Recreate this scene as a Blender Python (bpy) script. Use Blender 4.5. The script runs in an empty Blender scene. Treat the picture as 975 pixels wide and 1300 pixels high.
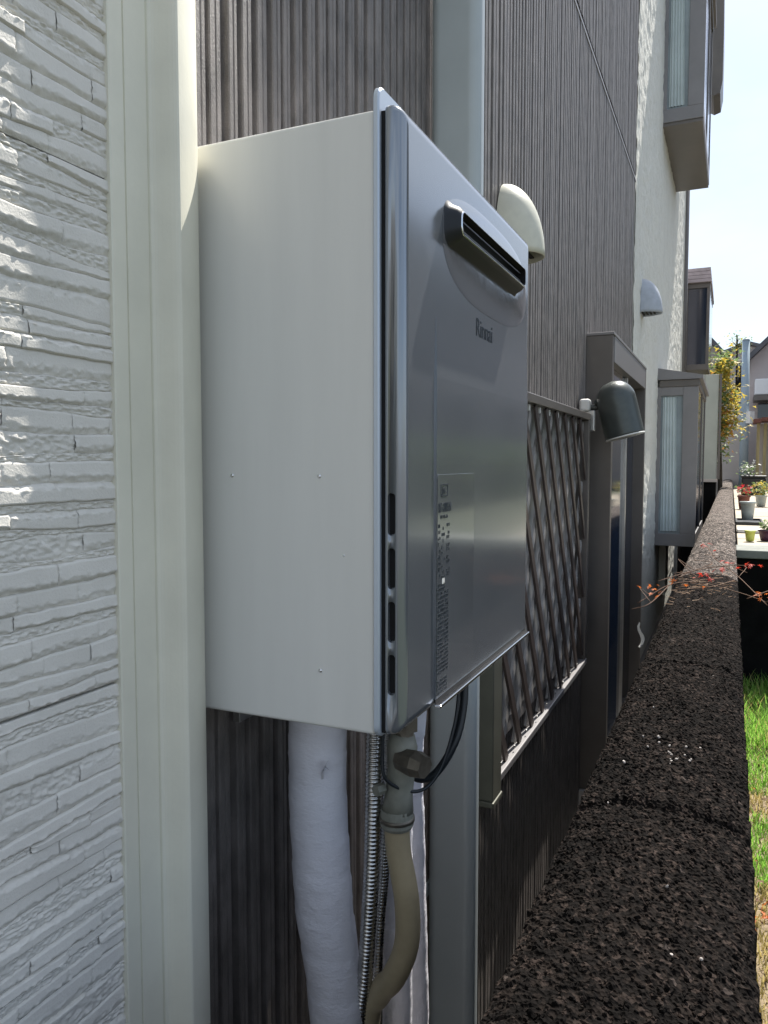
import bpy, bmesh, math, random
import numpy as np
from mathutils import Vector, Matrix
random.seed(7); rng = np.random.default_rng(7)
S = bpy.context.scene
COL = S.collection
R = math.radians

# ------------------------------------------------------------------ camera
cam_d = bpy.data.cameras.new('camera'); cam = bpy.data.objects.new('camera', cam_d); COL.objects.link(cam)
cam.location = (0, 0, 1.45)
cam.rotation_euler = (R(90 - 3.62), 0, R(24.18))
cam_d.sensor_fit = 'VERTICAL'; cam_d.sensor_height = 36.0; cam_d.lens = 980 / 1300 * 36.0
cam_d.clip_start = 0.02; cam_d.clip_end = 3000
S.camera = cam
# ------------------------------------------------------------------ light
SUN = Vector((0.088, 0.52, 0.80)).normalized()
el = math.asin(SUN.z); az = math.atan2(SUN.x, SUN.y)
sd = bpy.data.lights.new('sun', 'SUN'); sd.energy = 5.0; sd.angle = R(0.5); sd.color = (1, .955, .88)
so = bpy.data.objects.new('sun', sd); COL.objects.link(so); so.location = (3, 8, 12)
so.rotation_euler = (-SUN).to_track_quat('-Z', 'Y').to_euler()
W = bpy.data.worlds.new('World'); S.world = W; W.use_nodes = True
nt = W.node_tree; nt.nodes.clear()
out = nt.nodes.new('ShaderNodeOutputWorld'); bg = nt.nodes.new('ShaderNodeBackground'); sky = nt.nodes.new('ShaderNodeTexSky')
sky.sky_type = 'NISHITA'; sky.sun_disc = False; sky.sun_elevation = el; sky.sun_rotation = az
sky.air_density = 1.0; sky.dust_density = 1.5; sky.ozone_density = 1.5
tc = nt.nodes.new('ShaderNodeTexCoord'); mp = nt.nodes.new('ShaderNodeMapping'); mp.inputs['Scale'].default_value = (1, 1, 2.6)
nz = nt.nodes.new('ShaderNodeTexNoise'); nz.inputs['Scale'].default_value = 2.6; nz.inputs['Detail'].default_value = 7; nz.inputs['Roughness'].default_value = .55
cr = nt.nodes.new('ShaderNodeValToRGB'); cr.color_ramp.elements[0].position = .40; cr.color_ramp.elements[1].position = .62
cr.color_ramp.elements[0].color = (.12, .12, .12, 1); cr.color_ramp.elements[1].color = (.88, .88, .88, 1)
mx = nt.nodes.new('ShaderNodeMix'); mx.data_type = 'RGBA'; mx.inputs[7].default_value = (5.2, 5.75, 6.45, 1)
nt.links.new(tc.outputs['Generated'], mp.inputs['Vector']); nt.links.new(mp.outputs[0], nz.inputs['Vector'])
nt.links.new(nz.outputs[0], cr.inputs[0]); nt.links.new(cr.outputs[0], mx.inputs[0]); nt.links.new(sky.outputs[0], mx.inputs[6])
nt.links.new(mx.outputs[2], bg.inputs[0]); bg.inputs[1].default_value = .10; nt.links.new(bg.outputs[0], out.inputs[0])
S.view_settings.view_transform = 'Standard'; S.view_settings.look = 'None'; S.view_settings.gamma = 1
S.view_settings.exposure = 0.92
S.render.engine = 'CYCLES'

# ------------------------------------------------------------------ materials
def mat(name, col, rough=.6, metal=0, n_scale=0, n_amt=.15, bump=0, b_scale=60, b_dist=.002, coat=0, spec=.5, stretch=None, col2=None, trans=0, detail=5):
    m = bpy.data.materials.new(name); m.use_nodes = True; t = m.node_tree; b = t.nodes['Principled BSDF']
    b.inputs['Base Color'].default_value = (*col, 1); b.inputs['Roughness'].default_value = rough; b.inputs['Metallic'].default_value = metal
    b.inputs['Coat Weight'].default_value = coat; b.inputs['Coat Roughness'].default_value = .08
    b.inputs['Specular IOR Level'].default_value = spec; b.inputs['Transmission Weight'].default_value = trans
    co = t.nodes.new('ShaderNodeTexCoord'); mpn = t.nodes.new('ShaderNodeMapping'); t.links.new(co.outputs['Object'], mpn.inputs[0])
    if stretch: mpn.inputs['Scale'].default_value = stretch
    if n_scale:
        n = t.nodes.new('ShaderNodeTexNoise'); n.inputs['Scale'].default_value = n_scale; n.inputs['Detail'].default_value = detail; n.inputs['Roughness'].default_value = .6
        t.links.new(mpn.outputs[0], n.inputs['Vector'])
        r = t.nodes.new('ShaderNodeValToRGB'); r.color_ramp.elements[0].position = .32; r.color_ramp.elements[1].position = .68
        c2 = col2 if col2 else tuple(min(1, c * (1 + n_amt)) for c in col)
        c1 = col if col2 else tuple(c * (1 - n_amt) for c in col)
        r.color_ramp.elements[0].color = (*c1, 1); r.color_ramp.elements[1].color = (*c2, 1)
        t.links.new(n.outputs[0], r.inputs[0]); t.links.new(r.outputs[0], b.inputs['Base Color'])
        rr = t.nodes.new('ShaderNodeMapRange'); rr.inputs['To Min'].default_value = max(0, rough - .06); rr.inputs['To Max'].default_value = min(1, rough + .08)
        t.links.new(n.outputs[0], rr.inputs[0]); t.links.new(rr.outputs[0], b.inputs['Roughness'])
    if bump:
        n2 = t.nodes.new('ShaderNodeTexNoise'); n2.inputs['Scale'].default_value = b_scale; n2.inputs['Detail'].default_value = 6; n2.inputs['Roughness'].default_value = .65
        bp = t.nodes.new('ShaderNodeBump'); bp.inputs['Strength'].default_value = bump; bp.inputs['Distance'].default_value = b_dist
        t.links.new(mpn.outputs[0], n2.inputs['Vector']); t.links.new(n2.outputs[0], bp.inputs['Height']); t.links.new(bp.outputs[0], b.inputs['Normal'])
    return m
M = {}
M['white_siding'] = mat('white_siding', (.69, .665, .61), .75, n_scale=14, n_amt=.05, bump=.5, b_scale=420, b_dist=.0012)
M['cream'] = mat('cream_trim', (.72, .70, .585), .5, n_scale=9, n_amt=.06, bump=.25, b_scale=180, b_dist=.001)
M['brown_siding'] = mat('brown_siding', (.165, .146, .134), .45, spec=.7, n_scale=30, n_amt=.35, bump=.9, b_scale=520, b_dist=.002, stretch=(1, 1, .5))
M['stucco'] = mat('stucco', (.74, .73, .66), .8, n_scale=4, n_amt=.05, bump=.9, b_scale=38, b_dist=.012)
M['bronze'] = mat('bronze_aluminium', (.15, .135, .122), .38, metal=.35, n_scale=6, n_amt=.1, bump=.08, b_scale=300, b_dist=.0005)
M['bronze_light'] = mat('grey_bronze_aluminium', (.24, .23, .23), .42, metal=.3, n_scale=5, n_amt=.08)
M['alu'] = mat('aluminium', (.62, .62, .60), .3, metal=.9, n_scale=20, n_amt=.08)
M['olive'] = mat('olive_post', (.13, .13, .105), .45, metal=.3, n_scale=12, n_amt=.12)
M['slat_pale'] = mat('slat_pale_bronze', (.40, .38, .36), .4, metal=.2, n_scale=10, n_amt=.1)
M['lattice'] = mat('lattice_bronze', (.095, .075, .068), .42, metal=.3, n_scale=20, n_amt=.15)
M['glass_dark'] = mat('dark_glass', (.012, .022, .045), .07, spec=.8)
M['glass_pale'] = mat('pale_glass', (.30, .36, .38), .22, n_scale=3, n_amt=.2, spec=.7)
M['frosted'] = mat('frosted_glass', (.33, .325, .31), .3, n_scale=8, n_amt=.06, bump=.06, b_scale=80)
M['curtain'] = mat('curtain', (.55, .62, .62), .7, n_scale=6, n_amt=.08)
M['cabinet'] = mat('cabinet_paint', (.70, .695, .66), .32, n_scale=3, n_amt=.04, stretch=(6, 6, .6), bump=.05, b_scale=900, b_dist=.0003, coat=.45)
M['cabinet'].node_tree.nodes['Principled BSDF'].inputs['Coat Roughness'].default_value = .28
M['silver'] = mat('silver_paint', (.50, .56, .64), .35, metal=.35, coat=.3)
M['front'] = mat('front_silver', (.255, .275, .30), .16, metal=.62, n_scale=5, n_amt=.03, bump=.012, b_scale=6, b_dist=.002, coat=.25)
M['front_glossy'] = mat('front_gloss_plate', (.33, .34, .36), .09, metal=.75, bump=.10, b_scale=9, b_dist=.003)
M['black'] = mat('black_plastic', (.012, .013, .016), .35, n_scale=30, n_amt=.3)
M['void'] = mat('recess_shade_black', (.004, .004, .005), .9)  # near-black colour put in for the shade inside slots, joints and recesses
M['chrome'] = mat('bright_steel', (.75, .76, .78), .16, metal=1)
M['flex'] = mat('galvanised_conduit', (.55, .54, .52), .26, metal=1, n_scale=60, n_amt=.2)
M['tape'] = mat('white_wrap_tape', (.84, .83, .88), .5, n_scale=10, n_amt=.05, bump=.8, b_scale=34, b_dist=.004, stretch=(1, 1, 1.7))
M['beige'] = mat('beige_hose', (.40, .33, .21), .42, n_scale=20, n_amt=.12, bump=.15, b_scale=200)
M['brass'] = mat('dull_brass', (.17, .15, .12), .42, metal=.6, n_scale=60, n_amt=.3)
M['grey_fit'] = mat('grey_fitting', (.24, .24, .20), .5, n_scale=40, n_amt=.2)
M['cable'] = mat('black_cable', (.012, .016, .02), .4)
M['pipe_grey'] = mat('downpipe_grey', (.37, .415, .43), .36, n_scale=7, n_amt=.05, bump=.1, b_scale=60)
M['hood'] = mat('vent_hood_cream', (.58, .57, .47), .42, n_scale=30, n_amt=.06, bump=.15, b_scale=200)
M['hood_grey'] = mat('vent_hood_grey', (.42, .45, .50), .4, n_scale=20, n_amt=.08)
M['lamp'] = mat('lamp_grey', (.075, .085, .08), .32, metal=.3, n_scale=30, n_amt=.1, bump=.1, b_scale=400)
M['white_plastic'] = mat('white_plastic', (.75, .74, .70), .45, n_scale=30, n_amt=.05)
M['print'] = mat('dark_print', (.02, .03, .04), .5)
M['film'] = mat('label_film', (.28, .30, .325), .13, metal=.62, n_scale=10, n_amt=.06, coat=.8)
M['roof'] = mat('roof_tile', (.10, .10, .11), .6, n_scale=8, n_amt=.2)
M['roof_pink'] = mat('pale_roof_tile', (.42, .36, .37), .6, n_scale=12, n_amt=.15)
M['wall_beige'] = mat('beige_render', (.50, .46, .42), .8, n_scale=3, n_amt=.06, bump=.3, b_scale=60)
M['wall_pink'] = mat('pinkish_render', (.52, .46, .44), .8, n_scale=3, n_amt=.06)
M['wall_grey'] = mat('grey_render', (.36, .35, .36), .8, n_scale=3, n_amt=.1)
M['shed'] = mat('pale_green_panel', (.42, .45, .40), .6, n_scale=4, n_amt=.08)
M['soil'] = mat('lawn_soil', (.20, .15, .10), .95, n_scale=9, col2=(.34, .27, .17), bump=1, b_scale=40, b_dist=.02)
M['soil_dark'] = mat('unseen_dark_soil', (.05, .06, .03), .95, n_scale=6, n_amt=.4)  # kept dark for out-of-view ground mirrored in the heater front
M['ground'] = mat('gravel_ground', (.13, .12, .11), .95, n_scale=20, n_amt=.35, bump=1, b_scale=50, b_dist=.02)
M['patio'] = mat('patio_stone', (.40, .35, .28), .85, n_scale=2.5, n_amt=.15, bump=.4, b_scale=40, b_dist=.01)
M['shade_stone'] = mat('shade_darkened_stone', (.007, .007, .007), .95, spec=.1, n_scale=8, n_amt=.4, bump=.5, b_scale=40)  # dark stone, with the shade of the unlit face deepened into its colour
M['ledge'] = mat('concrete_ledge', (.22, .23, .21), .85, n_scale=10, n_amt=.2, bump=.4, b_scale=90)
M['bark'] = mat('bark', (.05, .04, .03), .9, n_scale=20, n_amt=.4, bump=.8, b_scale=40, b_dist=.01)
M['post'] = mat('painted_steel_post', (.33, .41, .46), .5, n_scale=5, n_amt=.08)
M['wood'] = mat('yellowed_wood', (.40, .33, .17), .7, n_scale=6, n_amt=.3, stretch=(3, 3, .5))
def leafm(n, c, t=.25):
    m = mat(n, c, .55, n_scale=9, n_amt=.25); b = m.node_tree.nodes['Principled BSDF']
    b.inputs['Subsurface Weight'].default_value = 0
    nodes = m.node_tree.nodes; links = m.node_tree.links; o = nodes['Material Output']
    tr = nodes.new('ShaderNodeBsdfTranslucent'); tr.inputs[0].default_value = (*[min(1, x * 1.6) for x in c], 1)
    ms = nodes.new('ShaderNodeMixShader'); ms.inputs[0].default_value = t
    links.new(b.outputs[0], ms.inputs[1]); links.new(tr.outputs[0], ms.inputs[2]); links.new(ms.outputs[0], o.inputs[0]); return m
M['leaf_y'] = leafm('yellow_leaf', (.45, .35, .06), .35); M['leaf_o'] = leafm('orange_leaf', (.48, .22, .05), .35); M['leaf_g'] = leafm('green_leaf', (.15, .22, .08), .35)
M['leaf_r'] = leafm('red_maple_leaf', (.42, .035, .02), .35); M['leaf_o2'] = leafm('russet_leaf', (.50, .13, .025), .35)
M['grass1'] = leafm('grass_green', (.20, .38, .06), .45); M['grass2'] = leafm('grass_dry', (.40, .33, .13), .3); M['twig'] = mat('twig', (.13, .07, .04), .8)
M['flower_red'] = leafm('red_flower', (.5, .03, .04), .3); M['pot'] = mat('terracotta', (.20, .08, .06), .8, n_scale=20, n_amt=.2)
M['pot_pale'] = mat('pale_glazed_pot', (.45, .50, .48), .3, n_scale=8, n_amt=.1); M['lime'] = mat('lime_plastic', (.50, .55, .12), .5); M['purple'] = mat('dark_purple_pot', (.06, .02, .05), .5, n_scale=8, n_amt=.3)
M['awning'] = mat('white_awning', (.8, .8, .8), .5)

# volcanic coping stone: porous dark aggregate with mineral specks
def coping_mat(name, c1, c2):
    m = bpy.data.materials.new(name); m.use_nodes = True; t = m.node_tree; b = t.nodes['Principled BSDF']; b.inputs['Roughness'].default_value = .9
    b.inputs['Specular IOR Level'].default_value = .08
    co = t.nodes.new('ShaderNodeTexCoord')
    v = t.nodes.new('ShaderNodeTexVoronoi'); v.inputs['Scale'].default_value = 190; t.links.new(co.outputs['Object'], v.inputs['Vector'])
    n = t.nodes.new('ShaderNodeTexNoise'); n.inputs['Scale'].default_value = 12; n.inputs['Detail'].default_value = 6; t.links.new(co.outputs['Object'], n.inputs['Vector'])
    r1 = t.nodes.new('ShaderNodeValToRGB'); r1.color_ramp.elements[0].color = (*c1, 1); r1.color_ramp.elements[1].color = (*c2, 1)
    r1.color_ramp.elements[0].position = .3; r1.color_ramp.elements[1].position = .75
    t.links.new(n.outputs[0], r1.inputs[0])
    sp = t.nodes.new('ShaderNodeSeparateColor'); t.links.new(v.outputs['Color'], sp.inputs[0])
    r2 = t.nodes.new('ShaderNodeValToRGB'); r2.color_ramp.interpolation = 'CONSTANT'
    r2.color_ramp.elements[0].color = (.45, .45, .45, 1); r2.color_ramp.elements[1].position = .55; r2.color_ramp.elements[1].color = (1, .95, .9, 1)
    e = r2.color_ramp.elements.new(.86); e.color = (2.2, 2.05, 1.95, 1)
    e = r2.color_ramp.elements.new(.994); e.color = (3.2, 3.2, 3.2, 1)
    t.links.new(sp.outputs[0], r2.inputs[0])
    mm = t.nodes.new('ShaderNodeMix'); mm.data_type = 'RGBA'; mm.blend_type = 'MULTIPLY'; mm.inputs[0].default_value = 1
    t.links.new(r1.outputs[0], mm.inputs[6]); t.links.new(r2.outputs[0], mm.inputs[7]); t.links.new(mm.outputs[2], b.inputs['Base Color'])
    bp = t.nodes.new('ShaderNodeBump'); bp.inputs['Strength'].default_value = .8; bp.inputs['Distance'].default_value = .003
    v2 = t.nodes.new('ShaderNodeTexVoronoi'); v2.inputs['Scale'].default_value = 260; t.links.new(co.outputs['Object'], v2.inputs['Vector'])
    t.links.new(v2.outputs['Distance'], bp.inputs['Height']); t.links.new(bp.outputs[0], b.inputs['Normal'])
    return m
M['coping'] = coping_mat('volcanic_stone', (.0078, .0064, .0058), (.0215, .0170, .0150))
M['coping_pale'] = coping_mat('pale_volcanic_stone', (.11, .095, .088), (.21, .19, .175))  # paler grey variant for the stones at the far end

# ------------------------------------------------------------------ helpers
ROOT = {}
def thing(name, label, cat, loc, group=None):
    o = bpy.data.objects.new(name, None); COL.objects.link(o); o.location = loc; o.empty_display_size = .1
    o['label'] = label; o['category'] = cat
    if group: o['group'] = group
    ROOT[o.name] = Vector(loc); return o
def off(p): return ROOT.get(p.name, Vector((0, 0, 0))) if p else Vector((0, 0, 0))
def obj(name, verts, faces, m, parent=None, smooth=False, label=None):
    o3 = off(parent)
    me = bpy.data.meshes.new(name)
    v = np.asarray(verts, dtype=float).reshape(-1, 3) - np.array(o3)
    me.from_pydata(v.tolist(), [], [tuple(int(i) for i in f) for f in faces]); me.update()
    mats = m if isinstance(m, list) else [m]
    for k in mats: me.materials.append(M[k])
    if smooth: me.polygons.foreach_set('use_smooth', [True] * len(me.polygons))
    ob = bpy.data.objects.new(name, me); COL.objects.link(ob)
    if parent: ob.parent = parent; ROOT[ob.name] = o3
    else: ROOT[ob.name] = Vector((0, 0, 0))
    if label: ob['label'] = label
    return ob
def from_bm(name, bm, m, parent=None, smooth=False, label=None):
    bm.normal_update()
    me = bpy.data.meshes.new(name); o3 = off(parent); bmesh.ops.translate(bm, vec=-o3, verts=bm.verts); bm.to_mesh(me); bm.free()
    me.materials.append(M[m])
    if smooth: me.polygons.foreach_set('use_smooth', [True] * len(me.polygons))
    ob = bpy.data.objects.new(name, me); COL.objects.link(ob); ROOT[ob.name] = o3
    if parent: ob.parent = parent
    if label: ob['label'] = label
    return ob
def addbox(bm, x0, x1, y0, y1, z0, z1, bev=0, seg=2):
    r = bmesh.ops.create_cube(bm, size=1); vs = r['verts']
    for v in vs: v.co = Vector(((x0 + x1) / 2 + v.co.x * (x1 - x0), (y0 + y1) / 2 + v.co.y * (y1 - y0), (z0 + z1) / 2 + v.co.z * (z1 - z0)))
    if bev:
        es = list({e for v in vs for e in v.link_edges}); bmesh.ops.bevel(bm, geom=es, offset=bev, segments=seg, affect='EDGES', profile=.5)
def box(name, m, p, x0, x1, y0, y1, z0, z1, bev=0, seg=2, label=None):
    bm = bmesh.new(); addbox(bm, x0, x1, y0, y1, z0, z1, bev, seg); return from_bm(name, bm, m, p, smooth=False, label=label)
def prism(name, m, p, prof, z0, z1, smooth=False, label=None, closed=False):
    # profile given as (x, y) points, swept vertically
    n = len(prof); v = [(x, y, z0) for x, y in prof] + [(x, y, z1) for x, y in prof]
    f = [(i, (i + 1) % n, n + (i + 1) % n, n + i) for i in range(n if closed else n - 1)]
    if closed: f += [tuple(range(n - 1, -1, -1)), tuple(range(n, 2 * n))]
    return obj(name, v, f, m, p, smooth, label)
def prism_y(name, m, p, prof, y0, y1, label=None):
    # profile (x, z) swept along y
    n = len(prof); v = [(x, y0, z) for x, z in prof] + [(x, y1, z) for x, z in prof]
    f = [(i, (i + 1) % n, n + (i + 1) % n, n + i) for i in range(n)] + [tuple(range(n - 1, -1, -1)), tuple(range(n, 2 * n))]
    return obj(name, v, f, m, p, False, label)
def spline(pts, n):
    P = [np.array(p, float) for p in pts]; P = [2 * P[0] - P[1]] + P + [2 * P[-1] - P[-2]]; o = []
    for i in range(1, len(P) - 2):
        for k in range(n):
            t = k / n; a, b, c, d = P[i - 1:i + 3]
            o.append(.5 * ((2 * b) + (-a + c) * t + (2 * a - 5 * b + 4 * c - d) * t * t + (-a + 3 * b - 3 * c + d) * t ** 3))
    o.append(P[-2]); return np.array(o)
def tube_geo(path, rad, seg=12, cap=True, base=0):
    path = np.asarray(path, float); n = len(path); rad = np.broadcast_to(np.asarray(rad, float), (n,)) if np.ndim(rad) < 2 else rad
    T = np.gradient(path, axis=0); T /= np.linalg.norm(T, axis=1)[:, None] + 1e-12
    ref = np.array([1, 0, 0.]) if abs(T[0][0]) < .9 else np.array([0, 1, 0.])
    V = []; N = ref - T[0] * ref.dot(T[0]); N /= np.linalg.norm(N)
    for i in range(n):
        N = N - T[i] * N.dot(T[i]); N /= np.linalg.norm(N); B = np.cross(T[i], N)
        for k in range(seg):
            a = 2 * math.pi * k / seg; r = rad[i] if np.ndim(rad) == 1 else rad[i][k]
            V.append(path[i] + r * (math.cos(a) * N + math.sin(a) * B))
    F = [(base + i * seg + k, base + i * seg + (k + 1) % seg, base + (i + 1) * seg + (k + 1) % seg, base + (i + 1) * seg + k) for i in range(n - 1) for k in range(seg)]
    if cap: F += [tuple(base + k for k in range(seg - 1, -1, -1)), tuple(base + (n - 1) * seg + k for k in range(seg))]
    return V, F
def tube(name, m, p, path, rad, seg=12, label=None, smooth=True):
    v, f = tube_geo(path, rad, seg); return obj(name, v, f, m, p, smooth, label)
def grid_faces(nu, nv, base=0):
    return [(base + i * nv + j, base + (i + 1) * nv + j, base + (i + 1) * nv + j + 1, base + i * nv + j + 1) for i in range(nu - 1) for j in range(nv - 1)]
def vnoise(x, y, seed=0):
    xi = np.floor(x).astype(np.int64); yi = np.floor(y).astype(np.int64); fx = x - xi; fy = y - yi
    def h(a, b):
        k = (a * 374761393 + b * 668265263 + seed * 974634777) & 0x7fffffff; k = ((k ^ (k >> 13)) * 1274126177) & 0x7fffffff
        return ((k ^ (k >> 16)) & 0xffff) / 65535.0
    fx = fx * fx * (3 - 2 * fx); fy = fy * fy * (3 - 2 * fy)
    return (h(xi, yi) * (1 - fx) + h(xi + 1, yi) * fx) * (1 - fy) + (h(xi, yi + 1) * (1 - fx) + h(xi + 1, yi + 1) * fx) * fy
def fbm(x, y, o=4, seed=0):
    s = 0; a = .5
    for k in range(o): s = s + a * vnoise(x * 2 ** k, y * 2 ** k, seed + k); a *= .5
    return s
def worley(x, y, seed=0):
    xi = np.floor(x).astype(np.int64); yi = np.floor(y).astype(np.int64); best = np.full(x.shape, 9.0); hid = np.zeros(x.shape)
    for dx in (-1, 0, 1):
        for dy in (-1, 0, 1):
            a = xi + dx; b = yi + dy
            k = (a * 374761393 + b * 668265263 + seed * 974634777) & 0x7fffffff; k = ((k ^ (k >> 13)) * 1274126177) & 0x7fffffff
            px = a + (k & 0xff) / 255.; py = b + ((k >> 8) & 0xff) / 255.; hh = ((k >> 16) & 0xff) / 255.
            d = (px - x) ** 2 + (py - y) ** 2; c = d < best; best = np.where(c, d, best); hid = np.where(c, hh, hid)
    return np.sqrt(best), hid

# ================================================================== SETTING
def sheet(name, m, x0, x1, y0, y1, z):
    o = obj(name, [(x0, y0, z), (x1, y0, z), (x1, y1, z), (x0, y1, z)], [(0, 1, 2, 3)], m); o['kind'] = 'structure'; return o
sheet('ground', 'ground', -600, 600, -600, 1200, -.5)
sheet('lawn', 'soil', .0, .85, -3, 5.05, .1)
sheet('garden_ground', 'soil_dark', .85, 9, -3, 5.05, .1)  # out of view; coloured dark to dull the heater front's reflection

# ================================================================== HOUSE
H = thing('house', 'near house walled in white ledge-stone siding, ribbed brown siding and rough cream stucco', 'house', (-.56, .6, 0))
box('core', 'wall_grey', H, -6, -.575, -4, 9.66, -.5, 7.6)
# --- white ledge-stone siding in front (three panels with open joints at 1.249 and 1.701)
bounds = [(.15, .795), (.797, 1.2475), (1.2495, 1.6995), (1.7015, 2.151), (2.153, 2.95)]
def ledges(panel, z0, z1, s0, s1, seed):
    r = random.Random(seed); z = z0; k = 0; cnt = 0
    rows = []; kinds = []
    while z < z1 - .004:
        kd = 2 if (kinds and kinds[-1] != 2 and r.random() < .42) else r.choice([0, 1, 0])
        h = min(r.uniform(.006, .010) if kd == 2 else r.uniform(.011, .0205), z1 - z)
        if z1 - (z + h) < .006: h = z1 - z
        rows.append((z, z + h)); kinds.append(kd); z += h
    ph = [r.uniform(0, 99) for _ in rows] + [0]
    def zb(i, s):      # wavy boundary under row i
        if i == 0: return np.full_like(s, z0)
        if i >= len(rows): return np.full_like(s, z1)
        return rows[i][0] + .0075 * (vnoise(s * 11 + ph[i], s * 0 + .3, 5) - .5) + .0018 * (vnoise(s * 70 + ph[i], s * 0 + .7, 6) - .5)
    for i, (a, b) in enumerate(rows):
        s = s0 - r.uniform(0, .1)
        while s < s1:
            L = r.choice([r.uniform(.04, .09), r.uniform(.08, .2)]); e = min(s + L, s1 + .002); st = max(s, s0)
            s = s + L
            if e - st < .006: continue
            fine = st > -.02 + .25
            ns = max(4, int((e - st) / (.0016 if fine else .006))); nv = 15 if fine else 6
            S_, T_ = np.meshgrid(np.linspace(st, e, ns), np.linspace(0, 1, nv), indexing='ij')
            lo = zb(i, S_); hi = zb(i + 1, S_); Z = lo + (hi - lo) * T_
            prof = kinds[i] if r.random() < .8 else r.choice([0, 1, 2]); dep = r.uniform(.0022, .0050)
            cut = r.uniform(.22, .42)
            jag = .16 * (vnoise(S_ * 260, T_ * 0 + i, 11) - .5) + .12 * (vnoise(S_ * 60, T_ * 0 + i, 12) - .5)
            S0 = (S_ - st) / (e - st)
            if prof == 0:   # smooth face above, broken slope below
                t = np.clip((T_ - .02) / (cut + jag), 0, 1); h = dep * t ** .8 * (1 - .25 * np.clip((T_ - cut) / (1 - cut), 0, 1))
                rough = 1 - np.clip((T_ - cut + .05) * 9, 0, 1)
            elif prof == 1: # smooth face below, broken slope above
                t = np.clip((1 - T_) / (cut + jag), 0, 1); h = dep * t ** .8
                rough = 1 - np.clip((1 - T_ - cut + .05) * 9, 0, 1)
            else:           # torn all over
                dep = dep * .55; h = dep * (.35 + .4 * T_) * np.ones_like(T_); rough = np.ones_like(T_)
            rg = (fbm(S_ * 260, Z * 480, 3, 21) - .45) * .0052 + (np.abs(fbm(S_ * 150, Z * 330, 2, 24) - .4)) * .004
            h = h + rough * rg * (.75 if prof < 2 else 1)
            h = h + .0003 * vnoise(S_ * 40, Z * 150, 31)
            edge = np.minimum(S_ - st, e - S_) / .004 if True else 1
            h = h * np.clip(edge + .35 + .5 * vnoise(Z * 500, S_ * 0, 3), 0, 1)
            h[:, 0] = np.minimum(h[:, 0], .0002); h[:, -1] = np.minimum(h[:, -1], .0004)
            X = -.5125 + h
            V = np.stack([X, S_, Z], -1).reshape(-1, 3)
            o = obj('ledge', V, [tuple(reversed(f)) for f in grid_faces(ns, nv)], 'white_siding', panel, smooth=True); cnt += 1
    return cnt
nl = 0
for k, (a, b) in enumerate(bounds):
    pn = box('siding_panel', 'white_siding', H, -.57, -.5125, -3.9, .5415, a, b)
    if k in (1, 2, 3): nl += ledges(pn, a, b, .30, .541, 40 + k)
    else: nl += ledges(pn, max(a, .60), min(b, 2.3), .36, .541, 40 + k)
print('ledges', nl)
# --- cream corner trim
pr = [(-.57, .538), (-.5065, .538), (-.5058, .5395), (-.5057, .5555), (-.5075, .5562), (-.5075, .5570), (-.5057, .5577), (-.5055, .5855), (-.5075, .5865), (-.5075, .5878), (-.5055, .589)]
pr += [(-.5050 + .0225 * (math.sin(math.pi * (t - .5)) * .5 + .5), .590 + .014 * t) for t in [i / 8 for i in range(1, 9)]]
for i in range(1, 15):
    t = i / 14; pr.append((-.4825 - .052 * t * .06 / .06 * 0 - .0215 * (.30 * t + .70 * t * t), .604 + .055 * t))
pr += [(-.5075, .6615), (-.514, .663), (-.57, .663)]
prism('corner_trim', 'cream', H, pr, -.45, 7.5)
# --- ribbed brown siding (lower and upper panels meet at 3.12)
def ribs(name, y0, y1, z0, z1, seed):
    r = random.Random(seed); prof = [(-.57, y0)]; y = y0
    while y < y1 - .03:
        w = r.uniform(.0085, .0115); d = r.uniform(.0015, .003); x = -.5565 + r.uniform(-.0012, .0012)
        prof += [(-.5665, y + .001), (x - .0015, y + .0025), (x, y + .004), (x, y + .002 + w), (x - d, y + .0035 + w), (x - d, y + .005 + w),
                 (x - .0008, y + .0065 + w), (x - .0008, y + .003 + 2 * w), (x - .002, y + .0045 + 2 * w), (-.5665, y + .0055 + 2 * w)]
        y += .0055 + 2 * w + r.choice([.004, .0055, .008])
    prof.append((-.57, y1))
    return prism(name, 'brown_siding', H, prof, z0, z1)
ribs('ribbed_panel', .60, 4.868, -.48, 3.104, 3); ribs('ribbed_panel', .60, 4.868, 3.140, 6.2, 4)
box('joint_flashing', 'bronze_light', H, -.574, -.5540, .60, 4.868, 3.1045, 3.1180, .001)
box('joint_shade_strip', 'void', H, -.5745, -.570, .60, 4.868, 3.1181, 3.1399)  # black strip laid over the core to paint in the joint's shade
# --- rough stucco wall
bm = bmesh.new(); addbox(bm, -.575, -.560, 4.872, 9.66, .05, 7.6); from_bm('stucco_wall', bm, 'stucco', H)
ny, nzg = 420, 480
Yg, Zg = np.meshgrid(np.linspace(4.872, 9.655, ny), np.linspace(.3, 7.6, nzg), indexing='ij')
Xg = -.5585 + .014 * (fbm(Yg * 16, Zg * 22, 4, 8) - .3)
obj('stucco_relief', np.stack([Xg, Yg, Zg], -1).reshape(-1, 3), [tuple(reversed(f)) for f in grid_faces(ny, nzg)], 'stucco', H, smooth=True)
box('stucco_end_trim', 'cream', H, -.60, -.552, 9.655, 9.68, .05, 7.6, .004)
# --- window behind the grille
w = box('window', 'bronze_light', H, -.5555, -.5495, 1.95, 3.16, .70, 1.66, .001)
box('pane', 'frosted', w, -.5499, -.5475, 2.00, 2.545, .745, 1.62); box('pane', 'frosted', w, -.5499, -.5475, 2.585, 3.09, .745, 1.62)
box('frame', 'cream', w, -.5499, -.541, 3.095, 3.15, .71, 1.65, .001)
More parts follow.
